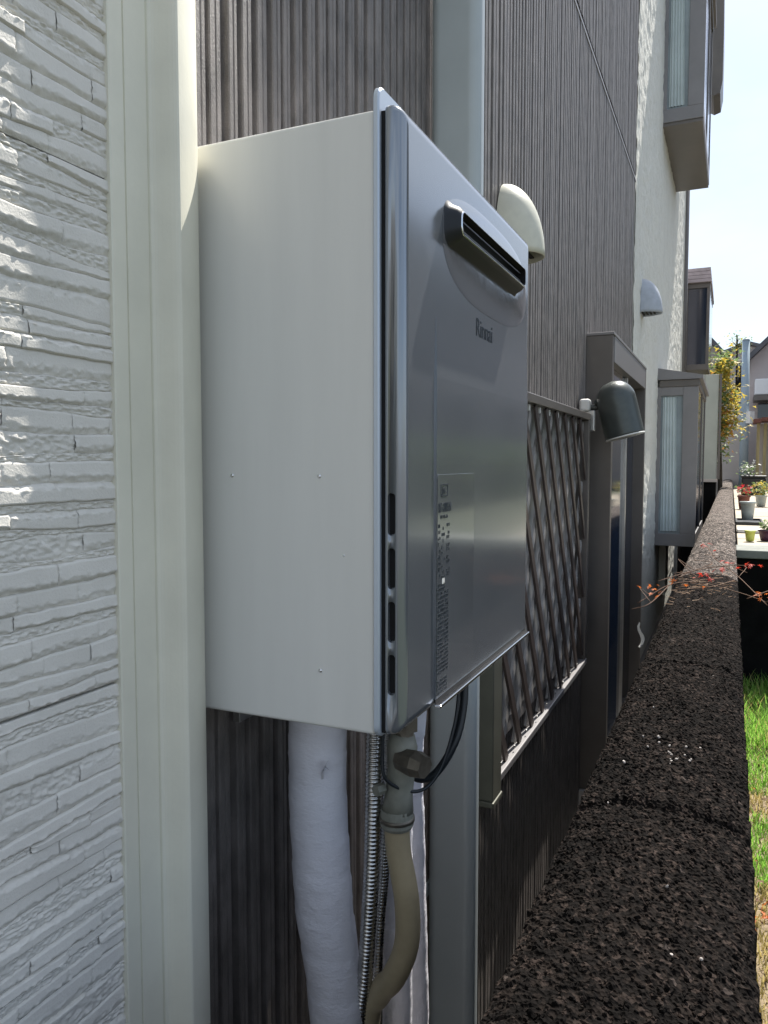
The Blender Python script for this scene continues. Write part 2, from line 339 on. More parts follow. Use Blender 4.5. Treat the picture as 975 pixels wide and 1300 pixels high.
# --- sliding door with bronze surround
D = box('sliding_door', 'bronze', H, -.56, -.452, 3.285, 3.325, .06, 1.972, .002)
box('frame', 'bronze', D, -.56, -.449, 4.56, 4.60, .06, 1.972, .002)
box('frame', 'bronze_light', D, -.56, -.449, 3.3252, 4.5598, 1.865, 1.972, .002)
box('frame', 'bronze_light', D, -.56, -.447, 3.283, 4.602, 1.973, 1.985, .002)
box('frame', 'bronze_light', D, -.56, -.449, 3.3252, 4.5598, .06, .10, .002)
box('stile', 'alu', D, -.50, -.470, 3.3255, 3.365, .101, 1.864, .001); box('stile', 'alu', D, -.50, -.470, 3.93, 3.96, .101, 1.864, .001)
box('stile', 'bronze', D, -.52, -.49, 3.9605, 4.02, .101, 1.864, .001)
box('pane', 'glass_dark', D, -.49, -.482, 3.3652, 3.9298, .101, 1.864); box('pane', 'glass_dark', D, -.515, -.507, 4.0202, 4.5598, .101, 1.864)
box('sill', 'wall_beige', D, -.56, -.435, 3.27, 4.62, -.02, .058, .003)
# --- box windows
def bay(y0, y1, z0, z1, fx, roof, under):
    B = box('box_window', 'bronze_light', H, -.56, fx, y0, y1, z0, z0 + .10, .003)
    box('frame', 'bronze_light', B, -.56, -.53, y0, y0 + .04, z0 + .1, z1, .002)
    box('frame', 'bronze_light', B, fx - .115, fx, y0, y0 + .05, z0 + .1, z1, .003)
    box('frame', 'bronze_light', B, -.53, fx - .115, y0 + .002, y0 + .04, z1 - .07, z1, .002)
    box('frame', 'bronze', B, -.5445, fx + .006, y0 - .008, y1, z1, z1 + .055, .003)
    box('pane', 'glass_pale' if roof else 'glass_pale', B, -.53, fx - .115, y0 + .026, y0 + .030, z0 + .1, z1 - .07)
    # pleated curtain behind the side pane, pulled towards the corner
    v = []; n = 60
    for i in range(n):
        t = i / (n - 1); 
        for z, q in ((z0 + .12, 1.0), (z0 + .6, .9), (z1 - .08, .8)):
            x = -.515 + (fx - .12 + .515 - .02) * t * q; y = y0 + .017 + .006 * math.sin(t * 30)
            v.append((x, y, z))
    obj('curtain', v, grid_faces(n, 3), 'curtain', B, smooth=True)
    box('pane', 'glass_dark', B, fx - .012, fx - .006, y0 + .05, y1 - .05, z0 + .1, z1)
    box('frame', 'bronze', B, fx - .02, fx + .001, (y0 + y1) / 2 - .02, (y0 + y1) / 2 + .02, z0 + .1, z1)
    box('frame', 'bronze', B, -.56, fx, y1 - .05, y1, z0 + .1, z1)
    if roof: prism_y('roof', 'bronze_light', B, [(-.56, z1 + .056), (fx + .03, z1 + .056), (fx + .03, z1 + .085), (-.56, z1 + .15)], y0 - .03, y1 + .03)
    if under: box('underside', 'bronze', B, -.56, fx - .005, y0 + .01, y1 - .01, z0 - .025, z0 - .001)
    return B
bay(6.63, 8.4, .78, 2.06, -.25, True, False)
bay(6.56, 8.17, 4.10, 5.5, -.262, True, True)
box('bay_support', 'cream', H, -.557, -.50, 7.1, 7.4, .3, .779, .004)
# dark rounded gutter end high on the wall
g = [(-.40, 7.2), (-.40, 5.40), (-.385, 5.36), (-.27, 5.28), (-.205, 5.30), (-.185, 5.42), (-.185, 5.9), (-.205, 7.2)]
prism_y('eave_gutter', 'bronze', H, g, 9.0, 9.5)

# ================================================================== downpipes
def rrect(x0, x1, y0, y1, r, n=6):
    o = []
    for cx, cy, a0 in ((x1 - r, y1 - r, 0), (x0 + r, y1 - r, 90), (x0 + r, y0 + r, 180), (x1 - r, y0 + r, 270)):
        for i in range(n + 1): a = R(a0 + 90 * i / n); o.append((cx + r * math.cos(a), cy + r * math.sin(a)))
    return o
t = thing('downpipe', 'broad grey square downpipe running full height behind the water heater', 'downpipe', (-.50, 1.48, 0))
prism('pipe', 'pipe_grey', t, rrect(-.552, -.452, 1.442, 1.496, .022, 10), .1, 6.5, smooth=False, closed=True)
for z in (.55, 1.02, 2.75): box('bracket', 'pipe_grey', t, -.566, -.5525, 1.43, 1.522, z, z + .03, .002)
t = thing('downpipe', 'thin dark drainpipe on the far corner of the cream stucco wall', 'downpipe', (-.525, 9.72, 0))
tube('pipe', 'bronze', t, [(-.55, 9.73, .1), (-.55, 9.73, 3), (-.55, 9.73, 5.5)], .037, 14)
tube('pipe', 'bronze', t, spline([(-.55, 9.73, 5.4), (-.55, 9.73, 5.6), (-.45, 9.6, 5.8), (-.34, 9.45, 6.0)], 5), .035, 14)

# ================================================================== WATER HEATER
WH = thing('water_heater', 'grey and silver wall-mounted gas water heater with exhaust slot, side vent slots and sticker', 'water heater', (-.41, .92, 1.183))
cb = box('cabinet', 'cabinet', WH, -.545, -.3125, .674, 1.162, 1.183, 1.780, .0035, 3)
box('back_bracket', 'alu', WH, -.5555, -.5455, .78, 1.06, 1.13, 1.83, .001)
for (x, z) in ((-.477, 1.437), (-.373, 1.437), (-.373, 1.241), (-.346, 1.359)):
    bm = bmesh.new(); bmesh.ops.create_uvsphere(bm, u_segments=14, v_segments=8, radius=.0021 if z != 1.359 else .0011)
    for v in bm.verts: v.co = Vector((v.co.x + x, v.co.y * .55 + .6738, v.co.z + z))
    from_bm('screw', bm, 'chrome', WH, True)
for y in (.70,): 
    bm = bmesh.new(); bmesh.ops.create_cone(bm, segments=14, radius1=.004, radius2=.003, depth=.003, cap_ends=True)
    bmesh.ops.translate(bm, vec=(-.40, y, 1.7816), verts=bm.verts); from_bm('screw', bm, 'chrome', WH)
# flange plate behind the cover, standing above it with rounded corners
def yz_round(y0, y1, z0, z1, r, n=6):
    return rrect(y0, y1, z0, z1, r, n)
def plate(name, m, p, prof, x0, x1, smooth=False, bev=.001, label=None):
    n = len(prof); c = np.mean(np.array(prof), 0)
    def ins(d): return [(y + (-d if y > c[0] else d), z + (-d if z > c[1] else d)) for y, z in prof]
    L = [(x0, prof), (x1 - bev, prof), (x1, ins(bev))]
    v = [(x, y, z) for x, pf in L for y, z in pf]
    f = [(k * n + i, k * n + (i + 1) % n, (k + 1) * n + (i + 1) % n, (k + 1) * n + i) for k in range(2) for i in range(n)]
    f += [tuple(range(n - 1, -1, -1)), tuple(range(2 * n, 3 * n))]
    return obj(name, v, f, m, p, smooth, label)
plate('flange', 'silver', WH, yz_round(.671, 1.172, 1.181, 1.8015, .012), -.3120, -.3065, bev=.0015)
box('gasket', 'void', WH, -.3064, -.3025, .6765, 1.168, 1.186, 1.778)
# front cover: rounded edges, hollow at the slots
RC = .017; x0, x1 = -.3024, -.2842; y0, y1, z0, z1 = .6755, 1.1705, 1.184, 1.7835
def ring(x, d, r): return [(x, y, z) for y, z in rrect(y0 + d, y1 - d, z0 + d, z1 - d, r, 7)]
loops = [ring(x0, .0006, .006), ring(x0 + .001, 0, .0065)]
for i in range(0, 8):
    a = R(90 * i / 7); d = .0145 * (1 - math.cos(a)); loops.append(ring(x1 - .0145 + .0145 * math.sin(a), d, max(.0065 - d * .2, .003)))
v = [q for l in loops for q in l]; n = len(loops[0])
f = [(k * n + i, k * n + (i + 1) % n, (k + 1) * n + (i + 1) % n, (k + 1) * n + i) for k in range(len(loops) - 1) for i in range(n)]
f += [tuple(range(n - 1, -1, -1)), tuple(range((len(loops) - 1) * n, len(loops) * n))]
cover = obj('front_cover', v, f, 'front', WH, True)
for pol in cover.data.polygons:
    if len(pol.vertices) > 4: pol.use_smooth = False
# the vent slots are cut through the rounded edge
cut_bm = bmesh.new(); slots = [(1.3805, 1.4215), (1.3285, 1.3685), (1.2765, 1.3165), (1.2245, 1.2645)]
SLX, SLY = -.2958, .6766
nd = Vector((0, -1, 0)); ud = Vector((1, 0, 0))
for a, b in slots:
    r_ = .0036; pts = []
    for i in range(9): q = R(180 * i / 8); pts.append((r_ * math.cos(q), b - r_ + r_ * math.sin(q)))
    for i in range(9): q = R(180 + 180 * i / 8); pts.append((r_ * math.cos(q), a + r_ + r_ * math.sin(q)))
    vs = [[cut_bm.verts.new(Vector((SLX, SLY, 0)) + ud * s + Vector((0, 0, z)) + nd * k) for s, z in pts] for k in (-.005, .008)]
    m_ = len(pts)
    for i in range(m_): cut_bm.faces.new((vs[0][i], vs[0][(i + 1) % m_], vs[1][(i + 1) % m_], vs[1][i]))
    cut_bm.faces.new(list(reversed(vs[0]))); cut_bm.faces.new(vs[1])
bmesh.ops.recalc_face_normals(cut_bm, faces=cut_bm.faces)
cutter = from_bm('cutter', cut_bm, 'void', WH)
bmf = bmesh.new(); bmf.from_mesh(cover.data); bmesh.ops.recalc_face_normals(bmf, faces=bmf.faces); bmf.to_mesh(cover.data); bmf.free()
md = cover.modifiers.new('b', 'BOOLEAN'); md.object = cutter; md.operation = 'DIFFERENCE'; md.solver = 'EXACT'
bpy.context.view_layer.update()
dg = bpy.context.evaluated_depsgraph_get(); nm = bpy.data.meshes.new_from_object(cover.evaluated_get(dg)); cover.modifiers.clear(); cover.data = nm
bpy.data.objects.remove(cutter)
for a, b in slots:
    bm = bmesh.new(); addbox(bm, -.0034, .0034, -.0002, .0002, a + .001, b - .001)
    rot = Matrix(((ud.x, nd.x, 0), (ud.y, nd.y, 0), (0, 0, 1)))
    for v_ in bm.verts: v_.co = rot @ v_.co + Vector((SLX, SLY, 0)) - nd * .0040
    from_bm('slot_shade_plate', bm, 'void', WH)  # black plate inside each cut slot, painting in its shade
# lower front panel; its lip is bright steel to put in the sun's glint
pz = [(1.197, .0016), (1.54, .0016), (1.602, .00015)]
v = []
for (z_, th) in pz: v += [(-.2842, .7645, z_), (-.2842 + th, .7645, z_), (-.2842 + th, .7655 if th > .001 else .7645, z_), (-.2842 + th, 1.158, z_), (-.2842, 1.158, z_)]
f = [(k * 5 + i, k * 5 + (i + 1) % 5, (k + 1) * 5 + (i + 1) % 5, (k + 1) * 5 + i) for k in range(2) for i in range(5)] + [(4, 3, 2, 1, 0), (10, 11, 12, 13, 14)]
obj('service_panel', v, f, 'front', WH)
box('gap_shade_strip', 'void', WH, -.2839, -.2828, .7645, 1.158, 1.1925, 1.1966)  # black strip painting in the shaded gap above the lip
box('drip_lip', 'chrome', WH, -.2838, -.2755, .7620, 1.160, 1.1885, 1.1922, .0012)
# polished dish round the exhaust
n = 48; v = []; F_ = []
for k, (s, dx) in enumerate(((1.0, .00005), (.97, .0004), (.90, .0007), (.6, .0010), (.3, .0011))):
    for i in range(n):
        a = 2 * math.pi * i / n; ca, sa = math.cos(a), math.sin(a)
        v.append((-.2841 + dx, .965 + .182 * s * math.copysign(abs(ca) ** .75, ca), 1.700 + (.066 if sa < 0 else .052) * s * math.copysign(abs(sa) ** .75, sa)))
for k in range(4): F_ += [(k * n + i, k * n + (i + 1) % n, (k + 1) * n + (i + 1) % n, (k + 1) * n + i) for i in range(n)]
F_.append(tuple(range(4 * n, 5 * n))); obj('outlet_surround', v, F_, 'front_glossy', WH, True)
def stad(y0, y1, z0, z1, n=10):
    r = (z1 - z0) / 2 * .72; return rrect(y0, y1, z0, z1, r, n)
def sweep(name, m, lps, cap=False, smooth=True):
    n = len(lps[0][1]); v = [(x, y, z) for x, pf in lps for y, z in pf]
    f = [(k * n + i, k * n + (i + 1) % n, (k + 1) * n + (i + 1) % n, (k + 1) * n + i) for k in range(len(lps) - 1) for i in range(n)]
    if cap: f.append(tuple(range((len(lps) - 1) * n, len(lps) * n)))
    return obj(name, v, f, m, WH, smooth)
Yc0, Yc1, Zc0, Zc1 = .792, 1.086, 1.686, 1.727
S_out = [stad(Yc0 - .006, Yc1 + .006, Zc0 - .005, Zc1 + .005), stad(Yc0 - .001, Yc1 + .001, Zc0 - .001, Zc1 + .001), stad(Yc0 + .003, Yc1 - .003, Zc0 + .003, Zc1 - .003), stad(Yc0 + .007, Yc1 - .007, Zc0 + .0075, Zc1 - .0075), stad(Yc0 + .0085, Yc1 - .0085, Zc0 + .0092, Zc1 - .0092)]
M['outlet_grey'] = mat('outlet_paint', (.012, .014, .018), .42, spec=.35)
sweep('exhaust_outlet', 'outlet_grey', [(-.2845, S_out[0]), (-.281, S_out[1]), (-.2725, S_out[2]), (-.2685, S_out[3])])
sweep('outlet_rim', 'chrome', [(-.2686, S_out[3]), (-.2672, stad(Yc0 + .0078, Yc1 - .0078, Zc0 + .0084, Zc1 - .0084)), (-.2677, S_out[4])])
sweep('outlet_recess', 'void', [(-.2678, S_out[4]), (-.2835, S_out[4])], cap=True, smooth=False)
for z in (1.7000, 1.7100): box('outlet_vane', 'black', WH, -.281, -.272, Yc0 + .02, Yc1 - .02, z, z + .0016)
# lettering
def text(name, body, h, y, z, x, m, parent, sx=1.0, bold=0):
    c = bpy.data.curves.new(name, 'FONT'); c.body = body; c.size = h; c.extrude = .00008; c.offset = bold
    o = bpy.data.objects.new(name, c); COL.objects.link(o); bpy.context.view_layer.update()
    me = bpy.data.meshes.new_from_object(o.evaluated_get(bpy.context.evaluated_depsgraph_get())); bpy.data.objects.remove(o)
    w = off(parent)
    for v_ in me.vertices: v_.co = Vector((x + v_.co.z, y + v_.co.x * sx, z + v_.co.y)) - w
    me.materials.clear(); me.materials.append(M[m]); ob = bpy.data.objects.new(name, me); COL.objects.link(ob); ob.parent = parent; return ob
text('brand_lettering', 'Rinnai', .031, .902, 1.6035, -.2838, 'print', WH, .93, .0)
lb = plate('label', 'film', WH, yz_round(.7665, .893, 1.199, 1.438, .002, 2), -.2822, -.28195, bev=.0001)
LX = -.2818
text('label_print', 'RUF-A2005SAW', .0145, .7685, 1.3975, LX, 'print', lb, .42, .0001)
text('label_print', 'JIA', .0090, .7795, 1.4175, LX, 'print', lb, 1.0, .0003)
def frame_mark(y0, y1, z0, z1, t_):
    bm = bmesh.new()
    for q in ((y0, y1, z1 - t_, z1), (y0, y1, z0, z0 + t_), (y0, y0 + t_, z0 + t_, z1 - t_), (y1 - t_, y1, z0 + t_, z1 - t_)): addbox(bm, LX - .0001, LX + .0001, *q)
    return bm
from_bm('label_print', frame_mark(.776, .798, 1.4145, 1.4275, .0012), 'print', lb)
bm = bmesh.new(); r = random.Random(5)
def glyphs(bm, y0, y1, z, h, dens=.8, step=None):
    y = y0; step = step or h * .85
    while y < y1:
        if r.random() < dens:
            for _ in range(3):
                a = r.random() * h * .7; b_ = r.random() * h * .7
                if r.random() < .5: addbox(bm, LX - .0001, LX + .0001, y, y + step * .8, z + a, z + a + h * .16)
                else: addbox(bm, LX - .0001, LX + .0001, y + b_ * .8, y + b_ * .8 + h * .16, z, z + h * .85)
        y += step
glyphs(bm, .7735, .799, 1.3905, .0045, 1)
z = 1.381
for i in range(9): 
    glyphs(bm, .768, .774, z, .0046, .8); glyphs(bm, .779, .789, z - .003, .0042, .45); glyphs(bm, .7945, .803, z - (.002 if i % 2 else 0), .0042, .85); z -= .0066
z = 1.318
while z > 1.252: glyphs(bm, .7675, .802 if z < 1.31 else .79, z, .0034, .88); z -= .0046
z = 1.249
while z > 1.219: glyphs(bm, .7675, .800, z, .0031, .88); z -= .0043
z = 1.2135
while z > 1.2005: glyphs(bm, .7675, .797, z, .0030, .9); z -= .0042
from_bm('label_print', bm, 'print', lb)
box('sticker', 'white_plastic', lb, LX - .0001, LX + .0001, .781, .789, 1.3195, 1.3255)

# ================================================================== PIPES UNDER THE HEATER
def wrapped(label, pts, rad, seed):
    P = spline(pts, 26); n = len(P); seg = 40; r0 = np.zeros((n, seg)); L = np.concatenate([[0], np.cumsum(np.linalg.norm(np.diff(P, axis=0), axis=1))])
    for i in range(n):
        for k in range(seg):
            a = k / seg; lap = ((L[i] / .055 + a) % 1.0)
            r0[i, k] = rad * (1 + .05 * (float(vnoise(np.array(L[i] * 22.), np.array(a * 5. + seed), seed)) - .5)) + .0012 * (1 - lap) + .0010 * math.exp(-((lap - .5) / .03) ** 2) * float(vnoise(np.array(L[i] * 60.), np.array(a * 9.), seed))
    t = thing('insulated_pipe', label, 'pipe', pts[-1]); v, f = tube_geo(P, r0, seg); obj('wrapping', v, f, 'tape', t, True); return t
ip = wrapped('thick white tape-wrapped pipe, front left under the heater, with a torn flap near its top', [(-.462, .83, 1.20), (-.467, .835, 1.05), (-.460, .84, .88), (-.446, .85, .72), (-.43, .855, .35), (-.42, .86, -.48)], .036, 2)
# torn flap of tape
fl = []
cx, cy, cz = -.4405, .806, 1.083
P_ = [(0, 0, 0), (.006, -.003, .010), (.010, -.010, .012), (.004, -.009, .001), (.011, -.006, -.002), (-.002, -.006, -.006), (-.003, -.004, -.016), (.003, -.009, -.012)]
fv = [(cx + a, cy + b_, cz + c_) for a, b_, c_ in P_]
obj('tape_flap', fv, [(0, 1, 2, 3), (0, 3, 4), (0, 5, 3), (5, 6, 7, 3), (0, 6, 5)], 'tape', ip, True)
wrapped('second white wrapped pipe standing further back behind the beige hose', [(-.445, 1.03, 1.20), (-.446, 1.03, 1.0), (-.446, 1.03, .7), (-.446, 1.03, -.48)], .027, 5)
wrapped('dark-shaded wrapped pipe bent between the white pipe and the conduit', [(-.45, 1.12, .50), (-.452, 1.10, .85), (-.448, 1.08, .98), (-.43, 1.05, 1.08), (-.41, 1.03, 1.19)], .026, 6)
# corrugated metal conduits
def conduit(label, pts, r, pitch, amp, n=60):
    P = spline(pts, n); L = np.concatenate([[0], np.cumsum(np.linalg.norm(np.diff(P, axis=0), axis=1))])
    m = int(L[-1] / pitch * 6); s = np.linspace(0, L[-1], m); Q = np.stack([np.interp(s, L, P[:, i]) for i in range(3)], 1)
    rad = r + amp * np.abs(np.sin(np.pi * s / pitch)) ** .8
    t = thing('flexible_conduit', label, 'conduit', tuple(pts[-1])); v, f = tube_geo(Q, rad, 18); obj('corrugated_tube', v, f, 'flex', t, True)
    return t
c1 = conduit('shiny corrugated metal conduit hanging in front of the beige hose', [(-.384, .83, 1.155), (-.386, .83, 1.09), (-.394, .84, .95), (-.408, .85, .80), (-.425, .855, .66), (-.44, .87, .3), (-.42, .88, .02)], .0078, .0054, .0024)
tube('gland_nut', 'brass', c1, [(-.384, .83, 1.145), (-.384, .83, 1.16), (-.384, .83, 1.18)], .0115, 6, smooth=False)
conduit('thinner corrugated conduit half hidden behind the shiny one', [(-.385, .87, 1.15), (-.387, .875, 1.05), (-.398, .885, .92), (-.409, .89, .80), (-.42, .90, .5), (-.42, .90, .02)], .0058, .0045, .0018)
# gas valve and beige hose
gv = thing('gas_valve', 'dull brass and grey valve assembly under the heater front corner', 'valve', (-.36, .84, 1.03))
tube('stem', 'brass', gv, [(-.350, .84, 1.19), (-.350, .84, 1.15), (-.350, .84, 1.12)], .0115, 8, smooth=False)
tube('hex_nut', 'brass', gv, [(-.350, .84, 1.148), (-.350, .84, 1.130)], .0165, 6, smooth=False)
tube('body', 'grey_fit', gv, [(-.352, .84, 1.125), (-.353, .84, 1.11), (-.354, .84, 1.08), (-.357, .84, 1.05), (-.359, .84, 1.03)], [.014, .0185, .0165, .0165, .0195], 16)
tube('side_knob', 'brass', gv, [(-.352, .83, 1.098), (-.328, .822, 1.098), (-.315, .818, 1.097)], [.013, .0165, .0130], 8, smooth=False)
tube('collar', 'grey_fit', gv, [(-.360, .84, 1.032), (-.360, .84, 1.012), (-.360, .84, 1.008)], [.0200, .0205, .0185], 20, smooth=False)
tube('clamp_ring', 'brass', gv, [(-.360, .84, 1.022), (-.360, .84, 1.017)], .0218, 20)
tube('test_plug', 'grey_fit', gv, [(-.372, .826, 1.06), (-.377, .815, 1.06)], .007, 6, smooth=False)
dh = thing('drain_hose', 'beige rubber hose curving down from the grey valve', 'hose', (-.42, .87, .02))
tube('hose', 'beige', dh, spline([(-.360, .84, 1.018), (-.358, .84, .98), (-.347, .84, .92), (-.349, .845, .86), (-.368, .85, .81), (-.392, .86, .775), (-.412, .865, .72), (-.42, .87, .5), (-.42, .87, .02)], 10), .0155, 20)
def cable(label, pts, r=.0035):
    t = thing('cable', label, 'cable', tuple(pts[-1])); tube('sheath', 'cable', t, spline(pts, 12), r, 10); return t
cable('black cable looping from under the heater down past the valve', [(-.300, .90, 1.19), (-.302, .885, 1.13), (-.315, .865, 1.075), (-.335, .845, 1.055), (-.362, .815, 1.075), (-.368, .815, 1.11), (-.365, .82, 1.19)], .0022)
cable('thicker black cable hanging in a loop beside the grey downpipe', [(-.318, .97, 1.20), (-.314, .955, 1.13), (-.322, .935, 1.08), (-.35, .92, 1.04), (-.385, .92, 1.06), (-.40, .93, 1.19)], .0055)
cable('black cable running down behind the shiny conduit', [(-.375, .93, 1.19), (-.385, .94, 1.10), (-.42, .95, .98), (-.435, .955, .85), (-.44, .96, .6), (-.44, .96, .02)], .006)

# ================================================================== WINDOW GRILLE
GR = thing('window_grille', 'dark bronze diamond lattice grille over the window beyond the heater', 'grille', (-.53, 2.4, .63))
gy0, gy1, gz0, gz1 = 1.735, 3.06, .665, 1.640; gx = -.500
box('post', 'olive', GR, -.549, gx + .004, gy0, gy0 + .075, gz0 - .02, gz1, .003)
box('post', 'bronze', GR, -.549, gx, gy1 - .03, gy1, gz0 + .021, gz1 - .026, .002)
box('rail', 'bronze_light', GR, -.530, gx + .002, gy0 + .0755, gy1, gz0, gz0 + .020, .003)
box('rail', 'bronze', GR, -.549, gx + .002, gy0 + .0755, gy1, gz1 - .025, gz1, .002)
box('end_cap', 'olive', GR, -.549, gx + .007, gy0 - .003, gy0 + .078, gz0 - .035, gz0 - .0205, .003)
ang = R(58); sp = .142; w_ = .0135
ya, yb, za, zb_ = gy0 + .076, gy1 - .031, gz0 + .021, gz1 - .026
def slat(sgn, c, x, m='lattice'):
    # line: y = c + sgn * z' / tan(ang), clipped to the opening
    tz = 1 / math.tan(ang); A = []
    z_lo, z_hi = 0.0, zb_ - za
    def yy(z): return c + sgn * z * tz
    zs = [z_lo, z_hi]
    z1_ = (ya - c) / (sgn * tz); z2_ = (yb - c) / (sgn * tz); lo = max(z_lo, min(z1_, z2_)); hi = min(z_hi, max(z1_, z2_))
    if hi - lo < .05: return
    p = np.array([x, yy(lo), za + lo]); q = np.array([x, yy(hi), za + hi]); d = (q - p) / np.linalg.norm(q - p); s = np.array([0, -d[2], d[1]]) * w_; t_ = np.array([.0035, 0, 0])
    v = [p - s - t_, p + s - t_, q + s - t_, q - s - t_, p - s + t_, p + s + t_, q + s + t_, q - s + t_]
    obj('slat', v, [(3, 2, 1, 0), (4, 5, 6, 7), (0, 1, 5, 4), (1, 2, 6, 5), (2, 3, 7, 6), (3, 0, 4, 7)], m, GR)
    if True:
        A = (p, q, d, hi - lo)
c = ya - 1.2
while c < yb + 1.2:
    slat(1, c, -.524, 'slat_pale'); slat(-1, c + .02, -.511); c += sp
r = random.Random(3)
for i in range(9):   # hooks along the top rail
    box('hook', 'white_plastic', GR, -.520, -.512, ya + .05 + i * .13, ya + .062 + i * .13, gz1 - .045, gz1 - .0265, .002)
for i in range(9):
    box('rivet', 'alu', GR, -.5072, -.5045, ya + .03 + i * .13, ya + .038 + i * .13, gz0 + .03, gz0 + .038, .001)

# ================================================================== VENT HOODS
def hood(label, y, z, rad, hgt, dep, m, group):
    t = thing('vent_hood', label, 'vent hood', (-.56, y, z), group)
    nu, nv = 36, 20
    def shell(s):
        V = []
        for i in range(nu):
            u = math.pi * i / (nu - 1)
            for j in range(nv):
                w = (math.pi / 2) * j / (nv - 1)
                # outline against the wall is a tall arch; it swells forward to an open mouth at the bottom
                yy = y + rad * s * math.cos(u) * math.cos(w); zz = z + hgt * s * max(0, math.sin(u)) ** .9 * math.cos(w)
                V.append((-.5555 + dep * s * math.sin(w), yy, zz))
        return V
    # re-parametrise so the mouth rim is a half ellipse in plan
    V = []; 
    for s_ in (1.0, .955):
        for i in range(nu):
            a = math.pi * i / (nu - 1)
            for j in range(nv):
                b_ = (math.pi / 2) * j / (nv - 1)
                V.append((-.5555 + dep * s_ * math.sin(a) * math.cos(b_), y + rad * s_ * math.cos(a) * math.cos(b_), z + hgt * s_ * math.sin(b_)))
    F = grid_faces(nu, nv) + [tuple(reversed(q)) for q in grid_faces(nu, nv, nu * nv)]
    F += [(i * nv, nu * nv + i * nv, nu * nv + (i + 1) * nv, (i + 1) * nv) for i in range(nu - 1)]
    obj('shell', V, F, m, t, True)
    box('wall_plate', m, t, -.5556, -.5535, y - rad * 1.06, y + rad * 1.06, z - .006, z + hgt * .5, .002)
    for k in range(4): box('louvre', 'void', t, -.553 + dep * .18 * k, -.553 + dep * .18 * k + .012, y - rad * (.8 - .12 * k), y + rad * (.8 - .12 * k), z + .004, z + .007)
    return t
HG = 'vent hoods on the house wall'
hood('cream vent hood on brown ribbed siding, half hidden behind the heater', 2.00, 1.980, .084, .190, .106, 'hood', HG)
hood('small grey vent hood high on the cream stucco wall', 5.33, 2.415, .095, .225, .128, 'hood_grey', HG)

# ================================================================== SPOT LIGHT
SL = thing('spotlight', 'grey bullet-shaped outdoor spotlight on a white bracket beside the grille', 'spotlight', (-.53, 3.1, 1.64))
box('bracket', 'white_plastic', SL, -.548, -.505, 3.072, 3.125, 1.650, 1.700, .012, 4)
box('clamp', 'alu', SL, -.545, -.490, 3.09, 3.115, 1.575, 1.655, .003)
tube('arm', 'lamp', SL, spline([(-.512, 3.10, 1.668), (-.48, 3.10, 1.668), (-.470, 3.10, 1.680), (-.44, 3.10, 1.70)], 6), [.012] * 8 + [.008] * 11, 14)
tube('knuckle', 'lamp', SL, [(-.478, 3.08, 1.685), (-.478, 3.12, 1.685)], .013, 14)
ax0 = Vector((-.430, 3.10, 1.765)); ax1 = Vector((-.375, 3.10, 1.552)); n = 26; path = []; rad = []
for i in range(n):
    t_ = i / (n - 1); path.append(ax0.lerp(ax1, t_)); rad.append(.075 * math.sqrt(max(0, 1 - (1 - min(1, t_ / .36)) ** 2)) * (1 - .03 * t_) + .0005)
sh = tube('shade', 'lamp', SL, path, rad, 32)
d_ = (ax1 - ax0).normalized()
tube('rim', 'white_plastic', SL, [ax1 - d_ * .002, ax1 + d_ * .003], .0740, 32); tube('lens', 'frosted', SL, [ax1 + d_ * .002, ax1 + d_ * .0035], .068, 32)

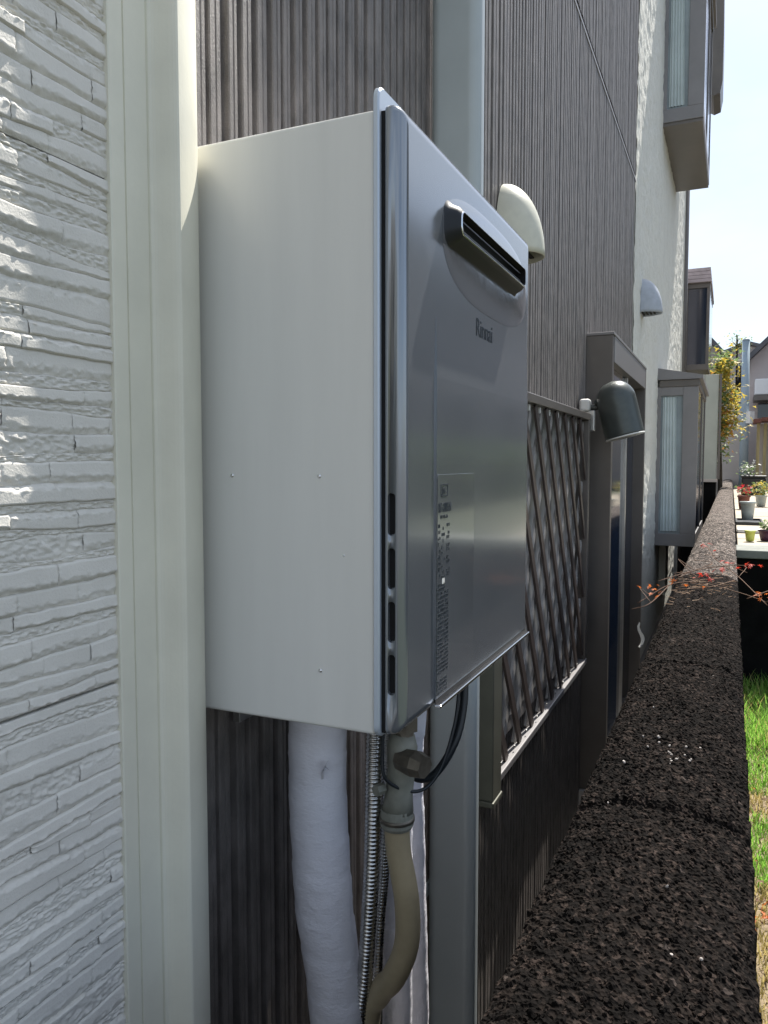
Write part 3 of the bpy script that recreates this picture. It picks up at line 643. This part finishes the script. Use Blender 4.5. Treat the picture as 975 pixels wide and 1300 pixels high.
# ================================================================== BOUNDARY WALL
BW = thing('boundary_wall', 'low garden wall capped with rough dark volcanic coping stones', 'wall', (-.06, .9, 0))
box('block_face', 'coping', BW, -.142, .018, -2.6, 24.0, 0, 1.02)
js = [-2.4, -1.75, -1.1, -.44, .235, .905, 1.59, 2.27, 2.93, 3.32 + .3]
while js[-1] < 24: js.append(js[-1] + .66)
XL, XR = -.157, .030
for k in range(len(js) - 1):
    a, b = js[k] + .0045, js[k + 1] - .0045
    near = a > -.5 and a < 1.6
    res = .0019 if (.2 < a < 1.0 or .2 < a < .95) else (.003 if near else (.0048 if a < 3 else (.01 if a < 5 else .03)))
    if a < .1: res = .006 if a > -.5 else .03
    ny = int((b - a) / res) + 1; nx = int((XR - XL) / max(res, .0022)) + 3
    Y, T = np.meshgrid(np.linspace(a, b, ny), np.linspace(0, 1, nx), indexing='ij')
    X = XL + (XR - XL) * T; q = (T - .5) * 2
    Z = 1.048 + .014 * (1 - q ** 2) - .010 * np.abs(q) ** 6
    # the ends of each stone round off into the open joint
    e = np.minimum(Y - a, b - Y); Z = Z - .011 * np.clip(1 - e / .014, 0, 1) ** 2
    Z = Z + .006 * (fbm(X * 22, Y * 14, 3, 50 + k) - .45)
    if a < 6:
        jx = .003 * (vnoise(X * 300, Y * 300, 77) - .5); jy = .003 * (vnoise(X * 300, Y * 300, 78) - .5)
        d1, h1 = worley((X + jx) * 105, (Y + jy) * 105, 9); d2, h2 = worley((X + jx) * 230, (Y + jy) * 230, 19)
        Z = Z + (.0056 * np.clip(.75 - d1, 0, 1) * (.3 + h1) + .0042 * np.clip(.8 - d2, 0, 1) * (.3 + h2) - .0012 * (h2 > .86) - .0012 * (h1 > .9)) * (1 if a < 3 else 1.4)
        X = X + (fbm(Y * 60, Z * 60, 3, 5) - .45) * .010 * np.abs(q) ** 5
    V = np.stack([X, Y, Z], -1).reshape(-1, 3); F = [tuple(reversed(f_)) for f_ in grid_faces(ny, nx)][:]
    F = grid_faces(ny, nx); F = [tuple(reversed(f_)) for f_ in F]
    # skirts on the four sides
    base = len(V); ring_i = [i * nx for i in range(ny)] + [(ny - 1) * nx + j for j in range(1, nx)] + [i * nx + nx - 1 for i in range(ny - 2, -1, -1)] + [j for j in range(nx - 2, 0, -1)]
    lowv = V[ring_i].copy(); lowv[:, 2] = .955; V = np.vstack([V, lowv]); m_ = len(ring_i)
    F += [(ring_i[i], ring_i[(i + 1) % m_], base + (i + 1) % m_, base + i) for i in range(m_)]
    obj('coping_stone', V, F, 'coping' if a < 2.9 else 'coping_pale', BW, smooth=False)
# pebbly crumbs lying proud of the near stones
bm = bmesh.new(); r = random.Random(12)
def blob(bm, c, s):
    q = bmesh.ops.create_icosphere(bm, subdivisions=1, radius=1)
    rot = Matrix.Rotation(r.random() * 6, 3, 'Z') @ Matrix.Rotation(r.random() * 6, 3, 'X')
    k = Vector((r.uniform(.6, 1.2), r.uniform(.6, 1.2), r.uniform(.5, .9))) * s
    for v_ in q['verts']: v_.co = rot @ Vector((v_.co.x * k.x, v_.co.y * k.y, v_.co.z * k.z)) * r.uniform(.85, 1.1) + Vector(c)
for i in range(3200):
    y = .40 + 1.9 * r.random() ** 1.7
    if min(abs(y - q) for q in js) < .012: continue
    x = r.uniform(XL + .004, XR - .004); q = (x - (XL + XR) / 2) / ((XR - XL) / 2)
    blob(bm, (x, y, 1.0495 + .014 * (1 - q * q) - .01 * abs(q) ** 6 + r.uniform(-.001, .0015)), r.uniform(.0014, .0034))
o = from_bm('stone_grit', bm, 'coping', BW); o['kind'] = 'stuff'
M['pale_chip'] = mat('pale_chip', (.40, .36, .33), .7, n_scale=60, n_amt=.3)
bm = bmesh.new()
for i in range(26):
    if i < 16: x, y = r.gauss(-.065, .018), r.gauss(1.06, .035)
    else: x, y = r.uniform(XL + .02, XR - .02), r.uniform(.45, 1.6)
    q = (x - (XL + XR) / 2) / ((XR - XL) / 2); blob(bm, (x, y, 1.054 + .014 * (1 - q * q)), r.uniform(.0010, .0026))
o = from_bm('pale_chips', bm, 'pale_chip', BW); o['kind'] = 'stuff'

# ================================================================== MAPLE TWIGS over the wall
def leaf_geo(c, s, rnd, lobes=5):
    n = Vector((rnd.gauss(0, .6), rnd.gauss(0, .6), 1)).normalized(); u = n.orthogonal().normalized(); u = Matrix.Rotation(rnd.random() * 6.28, 3, n) @ u; w = n.cross(u); v = [Vector(c)]
    for i in range(lobes * 2 + 1):
        a = -2.2 + 4.4 * i / (lobes * 2); rr = s * (1 if i % 2 else .38) * (1 - .25 * abs(a) / 2.2); v.append(Vector(c) + (u * math.cos(a) + w * math.sin(a)) * rr + n * (-.15 * s if i % 2 else 0))
    f = [(0, i, i + 1) for i in range(1, lobes * 2 + 1)]; return v, f
TW = thing('maple_branch', 'thin twigs with red and orange maple leaves lying across the far coping stones', 'twig', (-.06, 2.6, 1.07))
r = random.Random(21)
tw = [[(-.24, 2.35, 1.04), (-.16, 2.45, 1.085), (-.08, 2.5, 1.09), (.03, 2.45, 1.075), (.10, 2.40, 1.06)], [(-.20, 2.55, 1.08), (-.10, 2.7, 1.10), (0, 2.85, 1.10), (.06, 2.95, 1.07)],
      [(.10, 2.35, 1.06), (.03, 2.6, 1.10), (-.04, 2.8, 1.13), (-.07, 3.0, 1.15)], [(-.25, 2.3, 1.03), (-.2, 2.32, 1.05), (-.14, 2.6, 1.09), (-.05, 2.9, 1.1)], [(-.14, 2.4, 1.08), (-.05, 2.42, 1.09), (.02, 2.6, 1.09)], [(.05, 2.38, 1.07), (.16, 2.5, 1.10), (.30, 2.6, 1.13)]]
for p_ in tw:
    tube('stem', 'twig', TW, spline(p_, 6), .0012, 6)
    for i in range(2): 
        b_ = p_[r.randrange(1, len(p_))]; tube('stem', 'twig', TW, spline([b_, (b_[0] + r.uniform(-.06, .06), b_[1] + r.uniform(-.1, .15), b_[2] + .02), (b_[0] + r.uniform(-.1, .1), b_[1] + r.uniform(-.1, .25), b_[2] + .005)], 4), .0010, 5)
spots = [(-.20, 2.36, 1.075, 'leaf_o2', 9), (.105, 2.40, 1.075, 'leaf_o2', 8), (-.062, 2.55, 1.105, 'leaf_r', 6), (-.066, 2.98, 1.15, 'leaf_r', 6), (.058, 2.93, 1.09, 'leaf_r', 8), (.0, 2.9, 1.11, 'leaf_r', 5), (-.03, 2.72, 1.11, 'leaf_r', 4), (-.10, 2.45, 1.09, 'leaf_o2', 3)]
for (x, y, z, m, k) in spots:
    for i in range(k):
        v, f = leaf_geo((x + r.gauss(0, .016), y + r.gauss(0, .03), z + r.uniform(-.008, .014)), r.uniform(.009, .017), r); obj('leaf', v, f, m, TW)
# dry pine-like needles on the stones
V = []; F = []
for i in range(110):
    x, y = r.uniform(-.15, .02), r.gauss(2.6, .2); a = r.uniform(-3, 3); L = r.uniform(.008, .032); d = Vector((math.cos(a), math.sin(a) * 1.2, r.uniform(0, .15))) * L; z = 1.066 + r.random() * .012; b_ = len(V)
    V += [(x, y, z), (x + d.x, y + d.y, z + d.z), (x + d.x, y + d.y + .0009, z + d.z + .0006), (x, y + .0011, z + .0006)]; F.append((b_, b_ + 1, b_ + 2, b_ + 3))
M['needle'] = mat('dry_needle', (.30, .18, .10), .7); o = obj('dry_needles', V, F, 'needle'); o['kind'] = 'stuff'; o['label'] = 'dry brown needles scattered on the coping under the maple twigs'; o['category'] = 'leaf litter'
# white curled leaf in the gap
o = thing('dry_leaf', 'small pale curled leaf caught in the gap beside the wall', 'leaf', (-.205, 2.05, 1.0))
V = [(-.205 + .006 * math.sin(t_ * 6), 2.05 + .002 * t_ * 10, .98 + .06 * t_) for t_ in [i / 6 for i in range(7)]]; V += [(x + .012 - .008 * abs(i - 3) / 3, y - .01, z) for i, (x, y, z) in enumerate(V)]
obj('blade', V, [(i, i + 1, 8 + i, 7 + i) for i in range(6)], 'white_plastic', o, True)

# ================================================================== LAWN
V = []; F = []; MI = []; r = random.Random(31)
for i in range(26000):
    y = r.uniform(1.4, 5.0); x = r.uniform(.02, .75); t_ = float(vnoise(np.array(x * 7), np.array(y * 4), 3))
    green = (y > 3.4) or t_ > .45
    if not green and r.random() < .35: continue
    hgt = r.uniform(.02, .055) * (2.6 if (y > 3.9 and r.random() < .5) else 1); a = r.random() * 6.28; w = r.uniform(.0015, .003); lx, ly = math.cos(a) * hgt * .6, math.sin(a) * hgt * .6; b_ = len(V)
    px, py = -math.sin(a) * w, math.cos(a) * w
    V += [(x - px, y - py, .1), (x + px, y + py, .1), (x + px * .7 + lx * .4, y + py * .7 + ly * .4, .1 + hgt * .6), (x - px * .7 + lx * .4, y - py * .7 + ly * .4, .1 + hgt * .6), (x + lx, y + ly, .1 + hgt)]
    F += [(b_, b_ + 1, b_ + 2, b_ + 3), (b_ + 3, b_ + 2, b_ + 4)]; k = 0 if (green and r.random() < .85) else 1; MI += [k, k]
o = obj('grass', V, F, ['grass1', 'grass2']); o.data.polygons.foreach_set('material_index', MI); o['kind'] = 'stuff'; o['label'] = 'bright green and straw-coloured grass beside the wall'; o['category'] = 'grass'

bm_v = []; bm_f = []; bm_m = []
for i in range(420):
    v, f = leaf_geo((r.uniform(.03, .5), r.uniform(1.4, 4.6), .108 + r.random() * .02), r.uniform(.012, .03), r, 3); b_ = len(bm_v); bm_v += v; bm_f += [tuple(b_ + q for q in ff) for ff in f]; bm_m += [r.choice([0, 0, 1, 2])] * len(f)
o = obj('fallen_leaves', bm_v, bm_f, ['twig', 'needle', 'leaf_o2']); o.data.polygons.foreach_set('material_index', bm_m); o['kind'] = 'stuff'; o['label'] = 'brown fallen leaves scattered over the strip of grass'; o['category'] = 'leaf litter'
# ================================================================== TERRACE of the neighbour's garden
TR = thing('garden_terrace', 'raised pale stone terrace with a dark front wall beyond the lawn, coloured black for its shade', 'terrace', (1.5, 5.05, 0))
box('retaining_wall', 'shade_stone', TR, .045, 5.5, 5.06, 5.30, .0, .885)
box('unseen_dark_bed', 'soil_dark', TR, .96, 5.5, 5.37, 20, .5, .84)  # out-of-view dark bed, added to dull what the heater front mirrors
box('ledge', 'ledge', TR, .040, 5.5, 5.03, 5.36, .886, .935, .006)
for i in range(1):
    for j in range(16):
        box('paving_slab', 'patio', TR, .05 + i * .9 + .004, .05 + i * .9 + .896, 5.37 + j * .9, 5.37 + j * .9 + .892, .80, .892 + r.uniform(0, .004), .004, 1)
def pot(name, label, cat, x, y, r0, h, m, plant=None, mats=('leaf_g',), pr=.1, n=60, ls=.03, z=.897):
    t = thing(name, label, cat, (x, y, z))
    path = [(x, y, z), (x, y, z + h * .9), (x, y, z + h * .905), (x, y, z + h), (x, y, z + h), (x, y, z + h * .85)]
    tube('pot', m, t, [(x, y, z), (x, y, z + h * .45), (x, y, z + h * .88), (x, y, z + h * .90), (x, y, z + h)], [r0 * .72, r0 * .85, r0 * .95, r0 * 1.08, r0 * 1.08], 18)
    if plant:
        for m2 in mats:
            V = []; F = []
            for i in range(n):
                d = Vector((r.gauss(0, 1), r.gauss(0, 1), r.gauss(0, 1))).normalized() * pr * r.random() ** .4
                v, f = leaf_geo((x + d.x, y + d.y, z + h + pr * .7 + d.z * .8), ls * r.uniform(.6, 1.2), r, 3); b_ = len(V); V += v; F += [tuple(b_ + q for q in ff) for ff in f]
            obj(plant, V, F, m2, t)
    return t
pot('potted_flower', 'red flowering pot plant beside the wall', 'potted plant', .150, 10.3, .07, .16, 'pot', 'blossoms', ('flower_red', 'leaf_g'), .10, 60, .03)
pot('potted_plant', 'yellow-green leafy pot plant right of the red flowers', 'potted plant', .36, 11.0, .07, .14, 'pot_pale', 'foliage', ('leaf_y', 'leaf_g'), .13, 80, .035)
pot('flower_pot', 'pale glazed empty pot on a dark tray', 'flower pot', .150, 7.9, .065, .17, 'pot_pale', z=.925)
t = thing('tray', 'dark plastic tray on the terrace under the pale pot', 'tray', (.16, 7.8, .895))
box('base', 'black', t, .065, .26, 7.65, 8.15, .896, .905); 
for q in ((.065, .26, 7.63, 7.65), (.065, .26, 8.15, 8.17), (.05, .0645, 7.63, 8.17), (.2605, .275, 7.63, 8.17)): box('edge', 'black', t, *q, .896, .922)
t = thing('stepping_stone', 'pale stepping stone in front of the tray', 'paving stone', (.14, 6.9, .895)); box('slab', 'white_plastic', t, .055, .23, 6.75, 6.95, .8965, .925, .008)
pot('flower_pot', 'lime green plastic pot by the terrace edge', 'flower pot', .135, 6.05, .035, .075, 'lime')
pot('potted_plant', 'dark purple pot with low green leaves at the right edge', 'potted plant', .245, 6.15, .055, .075, 'purple', 'foliage', ('leaf_g', 'leaf_g'), .05, 40, .02)
t = thing('planter_box', 'long black planter standing in front of the grey post', 'planter', (.33, 15, .895))
bm = bmesh.new(); addbox(bm, .17, .55, 14.8, 15.2, .896, 1.20, .02); from_bm('trough', bm, 'black', t); box('rim', 'black', t, .155, .565, 14.78, 15.22, 1.2005, 1.235, .01)
for m2, nn in (('leaf_g', 60), ('white_plastic', 40)):
    V = []; F = []
    for i in range(nn):
        v, f = leaf_geo((.27 + r.gauss(0, .07), 15 + r.uniform(-.15, .15), 1.34 + r.gauss(0, .06)), .045, r, 3); b_ = len(V); V += v; F += [tuple(b_ + q for q in ff) for ff in f]
    obj('blossoms' if m2 != 'leaf_g' else 'foliage', V, F, m2, t)

# ================================================================== SECOND HOUSE, shed
H2 = thing('house', 'next house with a dark box window under pale tiles, beyond the stucco wall', 'house', (-3, 13, 0))
box('wall', 'wall_grey', H2, -6, -.66, 11.3, 15.5, 0, 4.05)
w = box('box_window', 'bronze', H2, -.659, -.335, 12.0, 13.6, 2.78, 2.86, .004)
box('frame', 'bronze', w, -.659, -.62, 12.0, 12.05, 2.861, 3.93); box('frame', 'bronze', w, -.375, -.335, 12.0, 12.05, 2.861, 3.93); box('frame', 'bronze', w, -.659, -.335, 11.99, 13.6, 3.931, 4.00)
box('pane', 'glass_dark', w, -.62, -.375, 12.02, 12.03, 2.861, 3.93); box('pane', 'glass_dark', w, -.345, -.338, 12.051, 13.6, 2.861, 3.93)
box('curtain', 'frosted', w, -.619, -.376, 12.035, 12.045, 2.861, 3.3)
for i in range(4):
    v = [(-.665 , 11.93, 4.001 + i * .05), (-.32 - i * .004, 11.93, 4.001 + i * .05), (-.32 - i * .004, 13.7, 4.001 + i * .05), (-.665, 13.7, 4.001 + i * .05)]
    obj('roof_tile', v + [(a, b_, c_ + .045) for a, b_, c_ in v], [(3, 2, 1, 0), (4, 5, 6, 7), (0, 1, 5, 4), (1, 2, 6, 5), (2, 3, 7, 6), (3, 0, 4, 7)], 'roof_pink', w)
prism_y('roof', 'roof', H2, [(-6, 4.051), (-.60, 4.051), (-.60, 4.12), (-3.3, 5.4), (-6, 4.15)], 13.8, 15.6)
SH = thing('shed', 'pale green-grey panelled lean-to standing beyond the lower box window', 'shed', (-.4, 11.0, 0))
for i in range(3): box('panel', 'shed', SH, -.655 + i * .165, -.655 + i * .165 + .162, 10.5, 10.53, 1.25, 2.55, .003)
box('sill', 'wall_beige', SH, -.66, -.155, 10.48, 10.6, 1.215, 1.249); box('base', 'shade_stone', SH, -.66, -.17, 10.52, 11.2, 0, 1.214)  # base is a near-black block painting in the dark opening below the panels
box('post', 'bronze', SH, -.158, -.130, 10.48, 10.56, 1.25, 2.55)

# ================================================================== FAR HOUSES
def gable(label, x0, x1, y0, y1, ze, xr, zr, wm, rm, wins=()):
    t = thing('house', label, 'house', ((x0 + x1) / 2, y0, 0), None)
    v = [(x0, y0, 0), (x1, y0, 0), (x1, y0, ze), (xr, y0, zr), (x0, y0, ze)]; n = 5; V = v + [(a, y1, c_) for a, b_, c_ in v]
    obj('wall', V, [(0, 1, 2, 3, 4), (9, 8, 7, 6, 5)] + [(i, n + i, n + (i + 1) % n, (i + 1) % n) for i in range(n)], wm, t)
    for (a, b_) in (((x0, ze), (xr, zr)), ((xr, zr), (x1, ze))):
        dx, dz = b_[0] - a[0], b_[1] - a[1]; L = math.hypot(dx, dz); k = .35 / L
        if a == (x0, ze): a = (a[0] - dx * k, a[1] - dz * k)
        else: b_ = (b_[0] + dx * k, b_[1] + dz * k)
        pr_ = [(a[0], a[1] + .01), (b_[0], b_[1] + .01), (b_[0], b_[1] + .15), (a[0], a[1] + .15)]; prism_y('roof', rm, t, pr_, y0 - .4, y1 + .4)
    for (a, b_, c_, d) in wins:
        w = box('window', 'bronze_light', t, a, b_, y0 - .05, y0 - .002, c_, d); box('pane', 'glass_dark', w, a + .05, b_ - .05, y0 - .06, y0 - .051, c_ + .05, d - .05)
    return t
gable('far beige house with roof sloping down to the right, left of the post', -5.5, -.32, 22, 28, 4.25, -2.9, 7.3, 'wall_beige', 'roof', ((-1.1, -.6, 2.6, 3.4),))
gable('distant grey house with dark low roof, centre background', -1.5, 2.8, 40, 48, 6.2, .6, 6.9, 'wall_grey', 'roof', ((-.2, .5, 4.2, 5.2), (.7, 1.1, 2.2, 3.0)))
RH = gable('pinkish gabled house with white awning, right of the post', .36, 6.5, 21, 28, 3.95, 3.2, 6.8, 'wall_pink', 'roof', ())
box('awning', 'awning', RH, .46, 2.2, 20.2, 20.99, 3.05, 3.42, .02); box('awning_shade_slab', 'bronze', RH, .44, 2.3, 20.15, 20.98, 2.92, 3.04)  # dark slab below the awning is added as its painted shadow
box('window', 'glass_dark', RH, .55, 2.1, 20.93, 20.99, 2.55, 2.90)
PG = thing('pergola', 'weathered yellow-brown timber posts and tiled lean-to roof in front of the pinkish house', 'pergola', (1.0, 18, .9))
for x in (.47, .60, .74, .9): box('post', 'wood', PG, x, x + .06, 18.0, 18.06, .897, 2.28)
for i, x in enumerate((.40, .55, .70, .85, 1.0)): box('roof_board', 'pot', PG, x, x + .145, 17.7, 18.6, 2.285 + i * .03, 2.36 + i * .03)
box('back_board', 'wall_beige', PG, .5, 1.9, 18.3, 18.34, .897, 2.28)
FB = thing('garden_wall', 'pale rendered wall at the end of the garden behind the planter', 'wall', (0, 20, 0)); box('panel', 'wall_beige', FB, -.30, .36, 20.4, 20.55, .0, 2.35)
UP = thing('utility_pole', 'slim blue-grey steel pole standing behind the planter', 'pole', (.27, 20, 0))
tube('shaft', 'post', UP, [(.262, 19.5, .9), (.25, 19.5, 2.5), (.235, 19.5, 4.22)], [.098, .09, .078], 14); tube('cap', 'post', UP, [(.235, 19.5, 4.221), (.235, 19.5, 4.26)], [.085, .06], 14)
tube('meter_box', 'white_plastic', UP, [(.36, 19.42, 2.35), (.36, 19.42, 2.62)], [.09, .09], 4, smooth=False)

# ================================================================== TREE
def tree(label, base, top, cx, cy, cz, rx, ry, rz, n, weights, seed, ls=.06):
    r = random.Random(seed); t = thing('tree', label, 'tree', base)
    trunk = spline([base, ((base[0] + cx) / 2 + .03, base[1], (base[2] + cz) / 2), (cx, cy, cz), (cx - .03, cy, cz + rz * .8)], 6); tube('trunk', 'bark', t, trunk, np.linspace(.05, .012, len(trunk)), 10)
    cl = []
    for i in range(26):
        d = Vector((r.gauss(0, 1), r.gauss(0, 1), r.gauss(0, 1))).normalized() * r.random() ** .4; c = Vector((cx + d.x * rx, cy + d.y * ry, cz + d.z * rz)); cl.append(c)
        if i < 14: tube('limb', 'bark', t, spline([(cx, cy, cz - rz * .5 + (c.z - cz) * .4), ((cx + c.x) / 2, (cy + c.y) / 2, (cz - rz * .2 + c.z) / 2), tuple(c)], 4), np.linspace(.014, .003, 9), 6)
    V = []; F = []; MI = []
    for c in cl:
        k0 = r.choices([0, 1, 2], weights)[0] if c.x > cx - .05 else 2
        for i in range(n // 26):
            p = c + Vector((r.gauss(0, .11), r.gauss(0, .15), r.gauss(0, .12))); v, f = leaf_geo(p, ls * r.uniform(.5, 1.2), r, 3); b_ = len(V); V += v; F += [tuple(b_ + q for q in ff) for ff in f]
            k = k0 if r.random() < .75 else r.choices([0, 1, 2], weights)[0]; MI += [k] * len(f)
    o = obj('crown', V, F, ['leaf_y', 'leaf_o', 'leaf_g'], t); o.data.polygons.foreach_set('material_index', MI); return t
tree('slender tree with yellow, orange and green autumn leaves at the end of the wall', (-.16, 14, 0), None, -.23, 14, 2.42, .26, .4, .92, 2600, (5, 1, 5), 4, .075)
tree('small sparse treetop against the sky above the far roofs', (.05, 24, 0), None, .06, 24, 4.8, .25, .2, .25, 260, (2, 0, 3), 8, .05)

# neighbour's house and hedge, out of view, added for the heater front's reflection
NH = thing('house', 'dark-roofed neighbour house across the lawn, out of view, added for the heater front reflection', 'house', (5, 14, 0))
box('wall', 'wall_grey', NH, 3.6, 9, 7.5, 19, 0, 4.6); prism_y('roof', 'roof', NH, [(3.2, 4.601), (9.4, 4.601), (6.3, 6.6)], 7.1, 19.4)
for y in (8.5, 11.5, 15): w = box('window', 'bronze_light', NH, 3.54, 3.599, y, y + 1.6, 1.3, 2.6); box('pane', 'glass_dark', w, 3.52, 3.539, y + .06, y + 1.54, 1.36, 2.54)
HD = thing('hedge', 'clipped green hedge across the lawn, out of view, added for the heater front reflection', 'hedge', (2.8, 8, 0)); bm = bmesh.new(); V = []; F = []; r = random.Random(77)  # hedge stands out of view, added for what the heater front mirrors
for i in range(5000):
    v, f = leaf_geo((2.6 + r.random() * .6, r.uniform(6.5, 18), .2 + r.random() * 1.6), .06, r, 3); b_ = len(V); V += v; F += [tuple(b_ + q for q in ff) for ff in f]
obj('foliage', V, F, 'leaf_g', HD); box('stem_mass', 'bark', HD, 2.8, 3.0, 6.5, 18, 0, 1.5)
